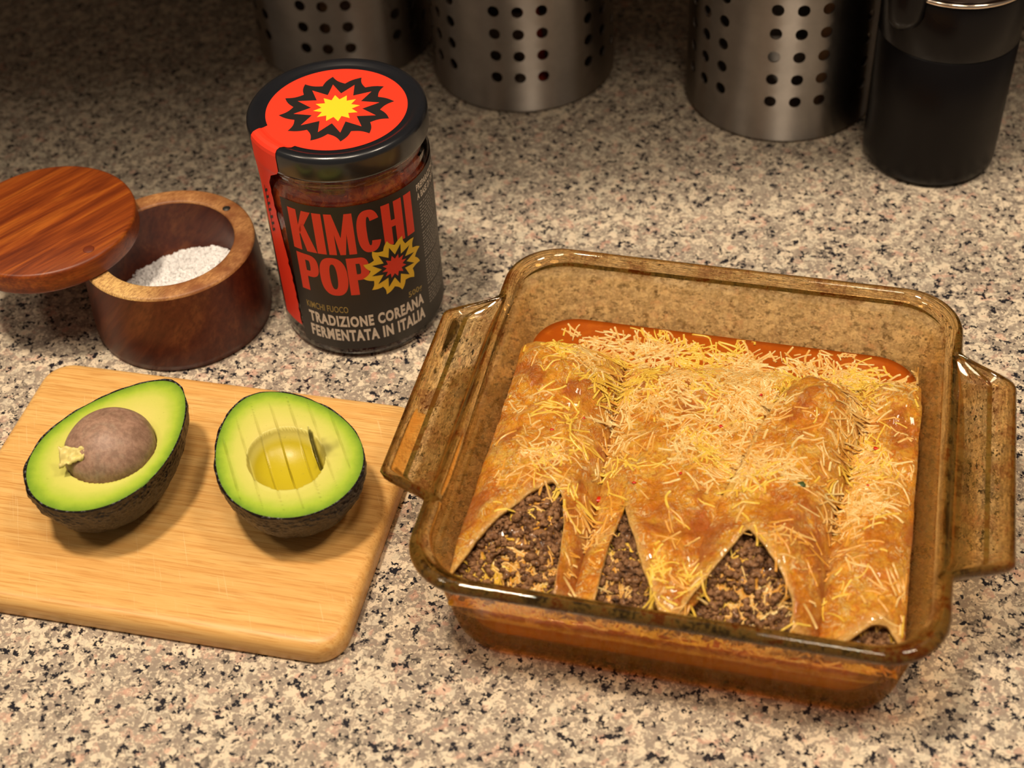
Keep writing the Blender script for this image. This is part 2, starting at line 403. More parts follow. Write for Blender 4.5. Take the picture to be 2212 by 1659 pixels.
# lid
t = NT('black_lid_enamel'); t.set(color=(.010, .011, .014), rough=.25, spec=.5, coat=.4, coatr=.15); M_jlid = t.m
LR = 4.11
v, f = lathe([(3.8, 10.62), (4.0, 10.66), (4.08, 10.72), (LR, 10.85), (LR, 11.65), (4.08, 11.82), (3.98, 11.94), (3.82, 11.98), (3.66, 11.95), (3.52, 11.86), (3.4, 11.82), (0, 11.82)], 128, (jx, jy), False)
lid = mesh('lid', v, f, M_jlid, root)
O = root['_o']
M_red = flat('red_print', srgb('f03a22'), .45); M_blackp = flat('black_print', srgb('1d1a18'), .5); M_yel = flat('yellow_print', srgb('f4d02a'), .45)
M_redl = flat('label_red', srgb('e03a22'), .5); M_yel2 = flat('label_yellow', srgb('e9bd2b'), .5); M_white = flat('label_white', srgb('dccfbe'), .5)
M_gold = flat('label_gold', srgb('a08a4a'), .5); M_grey = flat('label_grey', srgb('8b857c'), .5)
def burst(n, rt, rv, flame=0., ph=0., sub=6):
    """star outline with n spikes, optionally with curved flame-like flanks"""
    P = []
    for k in range(n):
        a0 = ph + 2 * math.pi * k / n; am = a0 + math.pi / n; a1 = a0 + 2 * math.pi / n
        tip = Vector((rt * math.cos(a0), rt * math.sin(a0))); val = Vector((rv * math.cos(am), rv * math.sin(am))); tip2 = Vector((rt * math.cos(a1), rt * math.sin(a1)))
        for A, B, sgn in ((tip, val, -1), (val, tip2, 1)):
            d = B - A; nrm = Vector((-d.y, d.x))
            for i in range(sub):
                s = i / sub; q = A + d * s + nrm * (flame * sgn * math.sin(math.pi * s) * (.8 if sgn < 0 else 1)); P.append((q.x, q.y))
    return P
def fan(P):
    V = [(0, 0)] + list(P); n = len(P); return V, [(0, 1 + i, 1 + (i + 1) % n) for i in range(n)]
# the sticker on the lid: disc and a strap that bends over the rim and runs down the glass
SA0, SA1 = math.radians(-66), math.radians(-38.5)
z_st = 11.835
def on_lid(P, z): return [(jx + x, jy + y, z) for x, y in P]
disc = [(0, 0)]; n = 120
P = [(3.22 * math.cos(2 * math.pi * i / n), 3.22 * math.sin(2 * math.pi * i / n)) for i in range(n)]
v2, f2 = fan(P); V = on_lid(v2, z_st); 
V2, F2 = list(V), list(f2)
# strap rows: radial from r=3.0 out over the bead then down
rowsS = [(3.0, z_st + .004), (3.4, 11.845), (3.52, 11.885), (3.66, 11.975), (3.82, 12.005), (3.99, 11.965), (4.10, 11.84), (4.135, 11.66), (4.135, 10.9), (4.13, 10.7), (4.09, 10.35), (4.05, 9.8), (4.035, 9.4)]
zz = 9.2
while zz > 1.3: rowsS.append((4.03, zz)); zz -= .25
nc = 15; base = len(V2)
for ri, (rr, z) in enumerate(rowsS):
    for j in range(nc):
        q = j / (nc - 1)
        # narrower and torn below the lid; full on the lid
        lo, hi = SA0, SA1
        if z < 10.85:
            k = sstep(10.9, 10.0, z); hi = SA1 + (math.radians(-52) - SA1) * k
            hi += math.radians(6.5) * sstep(9.8, 3, z); lo += math.radians(-2) * k + math.radians(2) * sstep(9.8, 3, z)
            hi += math.radians(1.2) * nz(z * 3, 7)
        elif rr < 3.9:
            sp = sstep(3.95, 3.0, rr) ; lo -= math.radians(7) * sp; hi += math.radians(8) * sp
        a = lo + (hi - lo) * q
        V2.append((jx + rr * math.sin(a), jy - rr * math.cos(a), z))
F2 += [tuple(base + i for i in q) for q in grid_faces(len(rowsS), nc, False, True)]
st = mesh('sticker', V2, F2, M_red, lid, False, O, mats=[M_red])
BP = math.radians(6)
for nm, (P, z, mm) in {'black_burst': (burst(12, 2.62, 2.0, .10, BP), z_st + .006, M_blackp), 'red_burst': (burst(12, 1.95, 1.18, 0, BP + .02), z_st + .010, M_red), 'yellow_burst': (burst(12, 1.06, .70, 0, BP), z_st + .014, M_yel)}.items():
    v2, f2 = fan(P); mesh(nm, on_lid(v2, z), f2, mm, lid, False, O)
# --- curved label
def cyl(u, z, R): a = u; return (jx + R * math.sin(a), jy - R * math.cos(a), z)
def label_patch(a0, a1, z0, z1, R, n=64):
    V = []
    for z in (z0, z1):
        for j in range(n): V.append(cyl(a0 + (a1 - a0) * j / (n - 1), z, R))
    return V, grid_faces(2, n)
V, F = label_patch(math.radians(-43.5), math.radians(150), .72, 9.32, 4.02, 110)
label = mesh('label', V, F, flat('label_black_paper', srgb('211d1b'), .42), root)
def bend(name, polyV, polyF, mat, R, parent, smooth=False):
    """flat 2D print (x = arc length cm from the label's zero, y = height cm) bent round the jar"""
    bm = bmesh.new(); vs = [bm.verts.new((x, y, 0)) for x, y in polyV]
    for fc in polyF:
        try: bm.faces.new([vs[i] for i in fc])
        except ValueError: pass
    xs = [p[0] for p in polyV]; x = min(xs) + .12
    while x < max(xs):
        bmesh.ops.bisect_plane(bm, geom=bm.verts[:] + bm.edges[:] + bm.faces[:], plane_co=(x, 0, 0), plane_no=(1, 0, 0)); x += .16
    bm.verts.index_update()
    V = [cyl(v.co.x / 4.03, v.co.y, R) for v in bm.verts]; F = [[v.index for v in fc.verts] for fc in bm.faces]; bm.free()
    return mesh(name, V, F, mat, parent, smooth, O)
def D(deg): return math.radians(deg) * 4.03
def strip(outer, inner, closed=True):
    n = len(outer); V = list(outer) + list(inner); F = []
    for i in range(n if closed else n - 1): j = (i + 1) % n; F.append((i, j, n + j, n + i))
    return V, F
def superell(cx, cy, a, b, e, t0, t1, n):
    P = []
    for i in range(n):
        th = t0 + (t1 - t0) * i / (n - 1); c, s = math.cos(th), math.sin(th)
        P.append((cx + a * math.copysign(abs(c) ** (2 / e), c), cy + b * math.copysign(abs(s) ** (2 / e), s)))
    return P
def glyph(ch, sw):
    """unit-height heavy condensed letters; returns list of (V,F) with width w (x already in units of height)"""
    if ch == 'I': return sw, [([(0, 0), (sw, 0), (sw, 1), (0, 1)], [(0, 1, 2, 3)])]
    if ch == 'K':
        w = .50; return w, [([(0, 0), (sw, 0), (sw, 1), (0, 1)], [(0, 1, 2, 3)]), ([(sw, .40), (sw, .62), (w - .19, 1), (w - .005, 1)], [(0, 3, 2, 1)]), ([(sw * 1.0, .52), (w * .58, .74), (w + .01, 0), (w - .20, 0)], [(0, 3, 2, 1)])]
    if ch == 'M':
        w = .60; return w, [([(0, 0), (.165, 0), (.165, 1), (0, 1)], [(0, 1, 2, 3)]), ([(w - .165, 0), (w, 0), (w, 1), (w - .165, 1)], [(0, 1, 2, 3)]), ([(.165, 1), (.135, .72), (w / 2 - .06, .0), (w / 2 + .06, .0), (w / 2, .42)], [(0, 1, 2, 4), (2, 3, 4)]), ([(w - .165, 1), (w - .135, .72), (w / 2 + .06, .0), (w / 2, .42)], [(0, 3, 2, 1)])]
    if ch == 'H':
        w = .47; return w, [([(0, 0), (sw, 0), (sw, 1), (0, 1)], [(0, 1, 2, 3)]), ([(w - sw, 0), (w, 0), (w, 1), (w - sw, 1)], [(0, 1, 2, 3)]), ([(sw, .42), (w - sw, .42), (w - sw, .58), (sw, .58)], [(0, 1, 2, 3)])]
    if ch == 'O':
        w = .52; return w, [strip(superell(w / 2, .5, w / 2, .515, 2.5, 0, 2 * math.pi, 49)[:-1], superell(w / 2, .5, w / 2 - sw, .34, 2.4, 0, 2 * math.pi, 49)[:-1])]
    if ch == 'C':
        w = .47; t0 = .46; return w, [strip(superell(w / 2, .5, w / 2, .515, 2.5, t0, 2 * math.pi - t0, 44), superell(w / 2, .5, w / 2 - sw, .35, 2.4, t0 + .22, 2 * math.pi - t0 - .22, 44), False)]
    if ch == 'P':
        w = .47; o = [(sw * .9, 1.0)] + superell(w * .55, .70, w * .45, .30, 2.6, math.pi / 2, -math.pi / 2, 22) + [(sw * .9, .40)]
        i = [(sw * .9, .84)] + superell(w * .55, .70, w * .45 - sw * .95, .14, 2.4, math.pi / 2, -math.pi / 2, 22) + [(sw * .9, .56)]
        return w, [([(0, 0), (sw, 0), (sw, 1), (0, 1)], [(0, 1, 2, 3)]), strip(o, i, False)]
def big(word, spans, z0, z1, R):
    V = []; F = []
    for ch, (a0, a1) in zip(word, spans):
        wd, parts = glyph(ch, .19); h = z1 - z0
        x0, x1 = D(a0), D(a1)
        for (v, f) in parts:
            b = len(V); V += [(x0 + (x1 - x0) * x / wd, z0 + h * y) for x, y in v]; F += [tuple(b + i for i in q) for q in f]
    return V, F
V, F = big('KIMCHI', [(-38, -20.5), (-19.8, -13.6), (-11.8, 6.4), (8.2, 24.0), (25.6, 41.0), (43.2, 49.8)], 6.58, 8.92, 4.03); bend('kimchi_word', V, F, M_redl, 4.026, label)
V, F = big('POP', [(-37, -21.3), (-20.8, -2.0), (-1.6, 12.9)], 4.14, 6.36, 4.03); bend('pop_word', V, F, M_redl, 4.026, label)
bc = (D(30.4), 5.31)
for nm, P, mm, R_ in (('yellow_burst', burst(12, 1.6, 1.2, .10, .15), M_yel2, 4.032), ('black_burst', burst(12, 1.18, .66, 0, .15), M_blackp, 4.037), ('red_burst', burst(12, .66, .42, 0, .15), M_redl, 4.042)):
    v2, f2 = fan(P); bend(nm, [(x + bc[0], y + bc[1]) for x, y in v2], f2, mm, R_, label)
def text2d(s, x0, x1, z0, z1, bold=.0):
    cu = bpy.data.curves.new('lettering', 'FONT'); cu.body = s; cu.size = 1; cu.offset = bold; cu.resolution_u = 3; cu.space_character = 1.0 + bold * 3.2
    o = bpy.data.objects.new('lettering', cu); C.objects.link(o)
    dg = bpy.context.evaluated_depsgraph_get(); me = bpy.data.meshes.new_from_object(o.evaluated_get(dg))
    V = [(v.co.x, v.co.y) for v in me.vertices]; F = [tuple(p.vertices) for p in me.polygons]
    bpy.data.objects.remove(o); bpy.data.curves.remove(cu); bpy.data.meshes.remove(me)
    a = min(x for x, y in V); b = max(x for x, y in V); c = min(y for x, y in V); d = max(y for x, y in V)
    return [(x0 + (x1 - x0) * (x - a) / (b - a), z0 + (z1 - z0) * (y - c) / (d - c)) for x, y in V], F
def line(name, s, a0, a1, z0, z1, mat, bold=.03): V, F = text2d(s, D(a0), D(a1), z0, z1, bold); return bend(name, V, F, mat, 4.027, label)
line('lettering', 'KIMCHI FUOCO', -36, -5.2, 3.02, 3.42, M_gold, .012)
line('lettering', '500g', 38.2, 50.8, 2.92, 3.36, M_gold, .02)
line('lettering', 'TRADIZIONE COREANA', -35.5, 51, 2.12, 2.82, M_white, .045)
line('lettering', 'FERMENTATA IN ITALIA', -35.8, 51, 1.22, 1.95, M_white, .045)
line('lettering', 'PREPARAZIONE', 56, 86, 8.58, 8.95, M_white, .03)
line('lettering', 'A BASE DI ORTAGGI', 56, 94, 8.08, 8.45, M_white, .03)
# rows of fine print, too small to read
V = []; F = []
zz = 7.75; k = 0
while zz > 1.7:
    a = 57.5; end = 112 if k % 9 != 8 else 76
    while a < end:
        ln = rng.uniform(1.2, 4.2)
        x0, x1 = D(a), D(min(a + ln, end)); b = len(V); V += [(x0, zz), (x1, zz), (x1, zz + .085), (x0, zz + .085)]; F.append((b, b + 1, b + 2, b + 3)); a += ln + .9
    zz -= .175 if k % 9 != 8 else .3; k += 1
o = bend('fine_print', V, F, M_grey, 4.027, label); tag(o, kind='stuff')
# hand-lettered strokes running up the red strap
V = []; F = []
for i in range(7):
    z = 8.9 - i * .38; a = -59.5 + rng.uniform(-.4, .4)
    q = [(-2.2, -.05), (2.4, .22), (2.3, .36), (-2.4, .10)]
    b = len(V); V += [(D(a + dx), z + dz) for dx, dz in q]; F.append((b, b + 1, b + 2, b + 3))
    q = [(-2.2, -.05), (-1.5, -.02), (-1.0, .40), (-1.7, .38)]
    b = len(V); V += [(D(a + dx), z + dz) for dx, dz in q]; F.append((b, b + 1, b + 2, b + 3))
bend('strap_lettering', V, F, M_blackp, 4.045, lid)

# ================================================================== CHOPPING BOARD
gth = math.radians(-14.858); GX, GY = -22.086, 53.988
gux = np.array([math.cos(gth), math.sin(gth)]); guy = np.array([-math.sin(gth), math.cos(gth)])
t = NT('bamboo')
rz = (0, 0, -gth)
g1 = t.noise(t.co(scale=(.06, 1, 1), rot=rz), 3.2, 4, .6, .3)
g2 = t.noise(t.co(scale=(.035, 1, 1), rot=rz), 13, 3, .65)
st_ = t.n('ShaderNodeTexVoronoi', feature='F1', voronoi_dimensions='1D'); sx = t.sep(t.co(rot=rz)); t.l(sx[1], st_.inputs['W']); st_.inputs['Scale'].default_value = .62
strips = t.sep(st_.outputs['Color'])[0]
c = t.ramp(g1, [(.25, srgb('d29a53')), (.5, srgb('e0b069')), (.75, srgb('e9c07b'))])
c = t.mix(t.ramp(g2, [(.36, .7), (.50, 0)]), c, srgb('bb8240'))
c = t.mix(t.math('MULTIPLY', strips, .30), c, srgb('c98f4c'))
scr = t.noise(t.co(scale=(.05, 2.2, 1), rot=(0, 0, -gth + 1.1)), 7, 2, .5)
c = t.mix(t.ramp(scr, [(.70, 0), (.72, .35)]), c, srgb('f0d09a'))
t.set(color=c, rough=.38, spec=.4); t.bump(g2, .08, .03); M_bam = t.m
BW, BD, BT = 18.75, 13.95, 1.2
def roundrect(x0, x1, y0, y1, r, n=10):
    P = []
    for cx, cy, a0 in ((x1 - r, y0 + r, -90), (x1 - r, y1 - r, 0), (x0 + r, y1 - r, 90), (x0 + r, y0 + r, 180)):
        for i in range(n + 1): a = math.radians(a0 + 90 * i / n); P.append((cx + r * math.cos(a), cy + r * math.sin(a)))
    return P
V = []; prof = [(.25, .0), (.06, .06), (0, .2), (0, .75), (.06, .95), (.18, 1.10), (.36, 1.18), (.6, BT)]
for ins, z in prof:
    for x, y in roundrect(ins, BW - ins, -BD + ins, -ins, 1.3 - ins * .5):
        q = np.array([GX, GY]) + x * gux + y * guy; V.append((q[0], q[1], z))
n = len(V) // len(prof); F = grid_faces(len(prof), n, True); F.append(tuple(range(n))[::-1]); F.append(tuple(range(len(V) - n, len(V))))
o = mesh('chopping_board', V, F, M_bam, None, True, (GX, GY, 0)); tag(o, 'pale bamboo chopping board with rounded corners under the avocado halves', 'board')
md = o.modifiers.new('s', 'EDGE_SPLIT') if False else None

# ================================================================== AVOCADOS
t = NT('avocado_flesh')
tt = t.attr('edge')
n1 = t.noise(t.co(), 2.2, 4, .6)
e = t.math('ADD', tt, t.math('MULTIPLY', t.math('SUBTRACT', n1, .5), .10))
c = t.ramp(e, [(.0, srgb('cfc466')), (.45, srgb('d5ca70')), (.72, srgb('c6c65e')), (.86, srgb('a4ba3c')), (.95, srgb('7d9e2c')), (1.0, srgb('64852a'))])
c = t.mix(t.attr('pit'), c, srgb('b7a61f'))
dk = t.attr('dark'); c = t.mix(dk, c, srgb('3f3a18'))
br_ = t.noise(t.co(scale=(1, 1, .5)), 6, 3, .6); c = t.mix(t.ramp(br_, [(.66, 0), (.74, .35)]), c, srgb('8f8a35'))
t.set(color=c, rough=.35, spec=.4, sss=0.0); t.bump(n1, .12, .1); M_flesh = t.m
t = NT('avocado_skin'); co = t.co(); b1 = t.voro(co, 5.0); b2 = t.noise(co, 3, 4, .6)
c = t.ramp(b2, [(.3, (.004, .003, .003)), (.7, (.013, .009, .007))]); wt = t.noise(co, 9, 2, .5)
c = t.mix(t.ramp(wt, [(.68, 0), (.72, .6)]), c, srgb('7d6a48'))
t.set(color=c, rough=.42, spec=.45); t.bump(b1, .7, .12); M_skin = t.m
t = NT('avocado_seed'); co = t.co(); s1 = t.noise(co, 1.1, 5, .65, .5); s2 = t.noise(t.co(scale=(1, 1, .6)), 5, 4, .7)
c = t.ramp(s1, [(.3, srgb('846a56')), (.5, srgb('a6836e')), (.7, srgb('98826e'))]); c = t.mix(t.ramp(s2, [(.42, .45), (.58, 0)]), c, srgb('6a4a3c'))
t.set(color=c, rough=.5); t.bump(s2, .25, .08); M_seed = t.m
M_coat = flat('seed_coat', srgb('d8c87a'), .5)
def avocado(cx, cy, zf, L, Wd, head, depth, tilt, label, hollow, narrow):
    """head = direction (deg) of the narrow end; tilt = (axis angle, degrees) of the cut face"""
    root = empty('avocado_half', (cx, cy, 1.2)); tag(root, label, 'avocado', 'avocado halves on the chopping board')
    hd = math.radians(head); ca, sa = math.cos(hd), math.sin(hd)
    A = L / 2
    def outline(th):
        # egg with a pear-like narrow end along +x
        x = A * math.cos(th); k = 1 - narrow * (math.cos(th) * .5 + .5) ** 1.5
        y = Wd / 2 * math.sin(th) * k * (1 + .12 * (1 - narrow)); return x, y
    ta = math.radians(tilt[0]); tm = math.radians(tilt[1]); ax = Vector((math.cos(ta), math.sin(ta), 0)); RM = Matrix.Rotation(tm, 3, ax)
    def W3(x, y, z):
        q = RM @ Vector((x * ca - y * sa, x * sa + y * ca, z)); return (cx + q.x, cy + q.y, zf + q.z)
    N = 260
    # skin: bowl below the face
    V = []; rows = 26
    for i in range(rows):
        ph = math.pi / 2 * i / (rows - 1)
        for k in range(N):
            x, y = outline(2 * math.pi * k / N); s = math.cos(ph) ** .80 if i < rows - 1 else 0.004
            z = -depth * math.sin(ph) ** 1.0
            b = .028 * nz(x * s, y * s, z, 5) * (1 if i > 0 else .3) + .05 * nz(x * s, y * s, z, 1.2)
            V.append(W3(x * s * (1 + b * .6) - .12 * A * (1 - s), y * s * (1 + b * .6), z + .0))
    F = grid_faces(rows, N, True, True); F.append(tuple(range((rows - 1) * N, rows * N)))
    # lip
    base = len(V)
    for k in range(N):
        x, y = outline(2 * math.pi * k / N); V.append(W3(x * .975, y * .975, .01))
    F += [(k, base + k, base + (k + 1) % N, (k + 1) % N) for k in range(N)]
    minz = min(v[2] for v in V); dz = 1.2 - minz + .0
    # flesh
    FV = []; E = []; PT = []; DK = []; M_ = 90
    hx, hy, hr1, hr2, hdep = hollow['c'][0], hollow['c'][1], hollow['r'][0], hollow['r'][1], hollow['d']
    for i in range(M_):
        s = max(.004, (i / (M_ - 1)))
        for k in range(N):
            x, y = outline(2 * math.pi * k / N); x *= s * .985; y *= s * .985
            q = math.hypot((x - hx) / hr1, (y - hy) / hr2)
            z = -.0 + .05 * fbm(x, y, 1, .5, 2) * (1 - s) - .06 * sstep(.9, 1., s) * 0
            z = z * 1.
            pit = 0
            if q < 1:
                z -= hdep * math.sqrt(max(0, 1 - q ** 2.2)) ; pit = sstep(1.0, .82, q)
            elif q < 1.12: z += .03 * (1.12 - q) / .12
            dark = 0
            for (gx0, gy0, gx1, gy1, wd, dp) in hollow.get('cuts', []):
                dx, dy = gx1 - gx0, gy1 - gy0; Lg = math.hypot(dx, dy); tpar = ((x - gx0) * dx + (y - gy0) * dy) / Lg / Lg
                if -.0 < tpar < 1.0:
                    dd = abs((x - gx0) * dy - (y - gy0) * dx) / Lg + .02 * nz(tpar * 9, gx0)
                    tp = min(1, 6 * tpar, 6 * (1 - tpar)); ww = wd * max(.3, tp)
                    if dd < ww: g = 1 - dd / ww; z -= dp * g * tp; dark = max(dark, min(.8, g * (dp / .28)))
            for (bx_, by_, br2, amt) in hollow.get('brown', []): dark = max(dark, amt * sstep(br2, 0, math.hypot(x - bx_, y - by_) + .25 * nz(x, y, 2, 3)))
            FV.append(W3(x, y, z)); E.append(s); PT.append(pit * hollow.get('pit', 1)); DK.append(dark)
    FF = grid_faces(M_, N, True)
    V = [(a, b, c + dz) for a, b, c in V]; FV = [(a, b, c + dz) for a, b, c in FV]
    mesh('skin', V, F, M_skin, root)
    mesh('flesh', FV, FF, M_flesh, root, attrs={'edge': E, 'pit': PT, 'dark': DK})
    return root, W3, dz
# whole-seed half
a1, W1, dz1 = avocado(-17.15, 45.05, 4.45, 8.35, 6.1, 57, 3.1, (0, 0), 'avocado half still holding its round brown seed', dict(c=(-.35, -.2), r=(2.0, 1.92), d=1.0, pit=0.), .36)
V = []; ns, ms = 40, 64
scx, scy = -.35, -.2
for i in range(ns):
    ph = -math.pi / 2 + math.pi * i / (ns - 1)
    for k in range(ms):
        a = 2 * math.pi * k / ms; x = math.cos(ph) * math.cos(a); y = math.cos(ph) * math.sin(a); z = math.sin(ph)
        b = 1 + .02 * nz(x, y, z, 2.5)
        p = W1(scx + 1.97 * x * b, scy + 1.88 * y * b, .02 + 1.55 * z * b); V.append((p[0], p[1], p[2] + dz1))
F = grid_faces(ns, ms, True)
sd = mesh('seed', V, F, M_seed, a1)
# flake of papery seed coat at the lower left of the seed
V = []; n_, m_ = 10, 14
for i in range(n_):
    for j in range(m_):
        u, v_ = i / (n_ - 1), j / (m_ - 1)
        x = -18.95 + 1.1 * v_ ; y = 43.5 - .1 * v_ + .75 * (u - .5) * (1 - .5 * v_)
        z = 5.1 + .6 * (u - .4) * (1 - v_ * .6) + .25 * nz(u * 4, v_ * 5) + .30 * v_
        V.append((x, y, z))
o = mesh('seed_coat', V, grid_faces(n_, m_), M_coat, sd, True, a1['_o']); md = o.modifiers.new('thick', 'SOLIDIFY'); md.thickness = .05 * S
cuts = []
for i in range(7):
    off = -2.35 + i * .78
    # parallel knife cuts across the face, in the face's own axes
    ang = math.radians(-9.6)
    cxx, cyy = off * math.cos(ang + math.pi / 2) , off * math.sin(ang + math.pi / 2)
    hl = math.sqrt(max(.2, 3.6 ** 2 - off * off * 1.5)) * .96
    cuts.append((cxx - hl * math.cos(ang), cyy - hl * math.sin(ang), cxx + hl * math.cos(ang), cyy + hl * math.sin(ang), .045, .09))
cuts.append((.85, -1.42, -1.5, -1.05, .10, .55))
a2, W2, dz2 = avocado(-9.75, 44.05, 4.35, 7.9, 6.3, 116, 2.95, (0, 0), 'avocado half with an empty seed hollow and scored flesh', dict(c=(-.42, .12), r=(1.85, 1.62), d=1.1, cuts=cuts, brown=[(-.75, -1.55, .75, .6)]), .30)

# ================================================================== BAKING DISH
DX, DY, DTH = 7.676, 42.691, math.radians(-15.887)
ct_, st2 = math.cos(DTH), math.sin(DTH)
def dw(u, v, z): return (DX + u * ct_ - v * st2, DY + u * st2 + v * ct_, z)
def dish_ring(half, rc, H=0.0):
    """rounded square outline, same parameter on every ring; H = handle reach on the two sides"""
    P = []; h = half; s = h - rc; nl, nsd, ncn = 40, 90, 14
    def hand(v):
        return H * (1 - sstep(4.75, 6.25, abs(v - .2)))
    for i in range(nsd): v = -s + 2 * s * i / nsd; P.append((h, v))
    for i in range(ncn): a = math.pi / 2 * i / ncn; P.append((s + rc * math.cos(a), s + rc * math.sin(a)))
    for i in range(nl): P.append((s - 2 * s * i / nl, h))
    for i in range(ncn): a = math.pi / 2 + math.pi / 2 * i / ncn; P.append((-s + rc * math.cos(a), s + rc * math.sin(a)))
    for i in range(nsd): v = s - 2 * s * i / nsd; P.append((-h, v))
    for i in range(ncn): a = math.pi + math.pi / 2 * i / ncn; P.append((-s + rc * math.cos(a), -s + rc * math.sin(a)))
    for i in range(nl): P.append((-s + 2 * s * i / nl, -h))
    for i in range(ncn): a = 1.5 * math.pi + math.pi / 2 * i / ncn; P.append((s + rc * math.cos(a), -s + rc * math.sin(a)))
    return [(x + math.copysign(hand(y), x) if abs(x) > h * .72 and abs(y) < 6.4 else x, y) for x, y in P]
RH = 2.25
def hk(P0, z_plain, z_handle):
    """z per point: handle height where the ring reaches out"""
    return [z_plain + (z_handle - z_plain) * (1 - sstep(4.6, 6.3, abs(y - .2))) * (1 if abs(x) > 8.5 else 0) for x, y in P0]
rings = []
def ring(half, rc, z, H=0., zh=None):
    P = dish_ring(half, rc, H); zs = [z] * len(P) if zh is None else hk(P, z, zh); rings.append([dw(x, y, zz) for (x, y), zz in zip(P, zs)])
ring(.05, .02, .12); ring(8.0, 1.6, .10); ring(8.45, 1.9, .0); ring(8.8, 2.1, .12); ring(8.98, 2.2, .5)
ring(9.62, 2.35, 4.6); ring(9.72, 2.35, 4.85, .05, 4.75); ring(9.98, 2.4, 4.98, RH - .15, 4.72); ring(10.15, 2.45, 5.2, RH, 4.85); ring(10.2, 2.45, 5.38, RH + .03, 5.1)
ring(10.13, 2.45, 5.55, RH, 5.32); ring(9.98, 2.4, 5.64, RH - .18, 5.42); ring(9.90, 2.36, 5.65, RH - .38, 5.36); ring(9.87, 2.36, 5.65, RH - .62, 5.08); ring(9.85, 2.36, 5.65, RH - .8, 5.05)
ring(9.83, 2.36, 5.645, .42, 5.05); ring(9.80, 2.35, 5.64, .26, 5.15); ring(9.77, 2.35, 5.63, .12, 5.5); ring(9.73, 2.33, 5.6, .02, 5.6)
ring(9.58, 2.3, 5.5); ring(9.48, 2.26, 5.3); ring(9.42, 2.24, 4.85); ring(9.33, 2.2, 4.72); ring(9.22, 2.16, 4.6); ring(8.62, 2.0, 1.1); ring(8.48, 1.9, .7); ring(8.15, 1.7, .45); ring(.05, .02, .45)
NP = len(rings[0]); V = [p for r in rings for p in r]; F = grid_faces(len(rings), NP, True); F.append(tuple(range(NP))[::-1]); F.append(tuple(range(len(V) - NP, len(V))))
fm = []
for i in range(len(rings) - 1): fm += [0] * NP
fm += [0, 0]
def amber(name, clear, haze, grime):
    t = NT(name); co = t.co(); t.t.nodes.remove(t.b)
    gl = t.n('ShaderNodeBsdfGlass'); gl.inputs['Color'].default_value = (1, .96, .88, 1); gl.inputs['Roughness'].default_value = .02; gl.inputs['IOR'].default_value = 1.48
    tr = t.n('ShaderNodeBsdfTransparent'); tr.inputs['Color'].default_value = (1, .96, .88, 1)
    m1 = t.n('ShaderNodeMixShader'); m1.inputs[0].default_value = clear; t.l(gl.outputs[0], m1.inputs[1]); t.l(tr.outputs[0], m1.inputs[2])
    hz = t.n('ShaderNodeBsdfDiffuse'); g_n = t.noise(co, .55, 4, .6, .3); g_f = t.noise(co, 7, 4, .7)
    top = t.ramp(t.math('MULTIPLY', t.sep(co)[2], 1 / 6.), [(.74, 0), (.86, 1)])
    gr = t.math('MULTIPLY', top, t.ramp(t.math('ADD', t.math('MULTIPLY', g_n, .62), t.math('MULTIPLY', g_f, .38)), [(.46, 0), (.57, 1)]))
    scr = t.noise(t.co(scale=(1, 1, .12)), 9, 3, .6)
    t.l(t.mix(gr, srgb('d2a850'), srgb('6a320c')), hz.inputs['Color'])
    hf = t.math('ADD', t.math('MULTIPLY', gr, grime), t.ramp(scr, [(.4, haze * .4), (.7, haze)]))
    m2 = t.n('ShaderNodeMixShader'); t.l(hf, m2.inputs[0]); t.l(m1.outputs[0], m2.inputs[1]); t.l(hz.outputs[0], m2.inputs[2]); t.l(m2.outputs[0], t.out.inputs['Surface'])
    va = t.n('ShaderNodeVolumeAbsorption'); va.inputs['Color'].default_value = (.86, .64, .20, 1); va.inputs['Density'].default_value = 165; t.l(va.outputs[0], t.out.inputs['Volume'])
    return t.m
M_amber = amber('amber_glass', .74, .18, .45); M_amber_rim = amber('amber_glass_rim', .0, .04, .40)
fm = []
for i in range(len(rings) - 1): fm += [1 if 6 <= i <= 12 or 14 <= i <= 19 else 0] * NP
fm += [0, 0]
dish = mesh('baking_dish', V, F, M_amber, None, True, (DX, DY, 0), mats=[M_amber, M_amber_rim], fmat=fm)
tag(dish, 'square amber glass baking dish with two side handles holding enchiladas', 'dish')

# ------------------------------------------------------------------ food
def inner_half(z): return 8.6 + (z - 1.25) * .179
SZ = 2.5
t = NT('enchilada_sauce'); co = t.co(); s1 = t.noise(co, .8, 4, .6); zc_ = t.sep(co)[2]
low = t.ramp(t.math('ADD', t.math('MULTIPLY', zc_, .25), t.math('MULTIPLY', s1, .12)), [(.14, srgb('9a3208')), (.19, srgb('e8a83c')), (.45, srgb('f0bc54')), (.52, srgb('a04a10'))])
c = t.mix(t.ramp(t.noise(co, 1.6, 4, .6), [(.5, 0), (.75, .4)]), low, srgb('c06a18'))
t.set(color=c, rough=.12, spec=.5); t.bump(s1, .1, .2); M_sauce = t.m
def rr_pts(half, rc, n=12):
    return roundrect(-half, half, -half, half, rc, n)
def sauce_top(u, v): return SZ + .03 * nz(u, v, 9, .7)
V = []; prf = [(8.1, .47, 1.7), (8.43, .72, 1.9), (8.57, 1.12, 2.0), (inner_half(1.8) - .05, 1.8, 2.02), (inner_half(SZ) - .05, SZ, 2.05), (inner_half(SZ) - .35, SZ - .02, 2.0), (5, SZ, 1.5), (.05, SZ, .02)]
for hf_, z, rc in prf:
    for x, y in rr_pts(hf_, rc): V.append(dw(x, y, z))
n = len(V) // len(prf); F = grid_faces(len(prf), n, True); F.append(tuple(range(n))[::-1]); F.append(tuple(range(len(V) - n, len(V))))
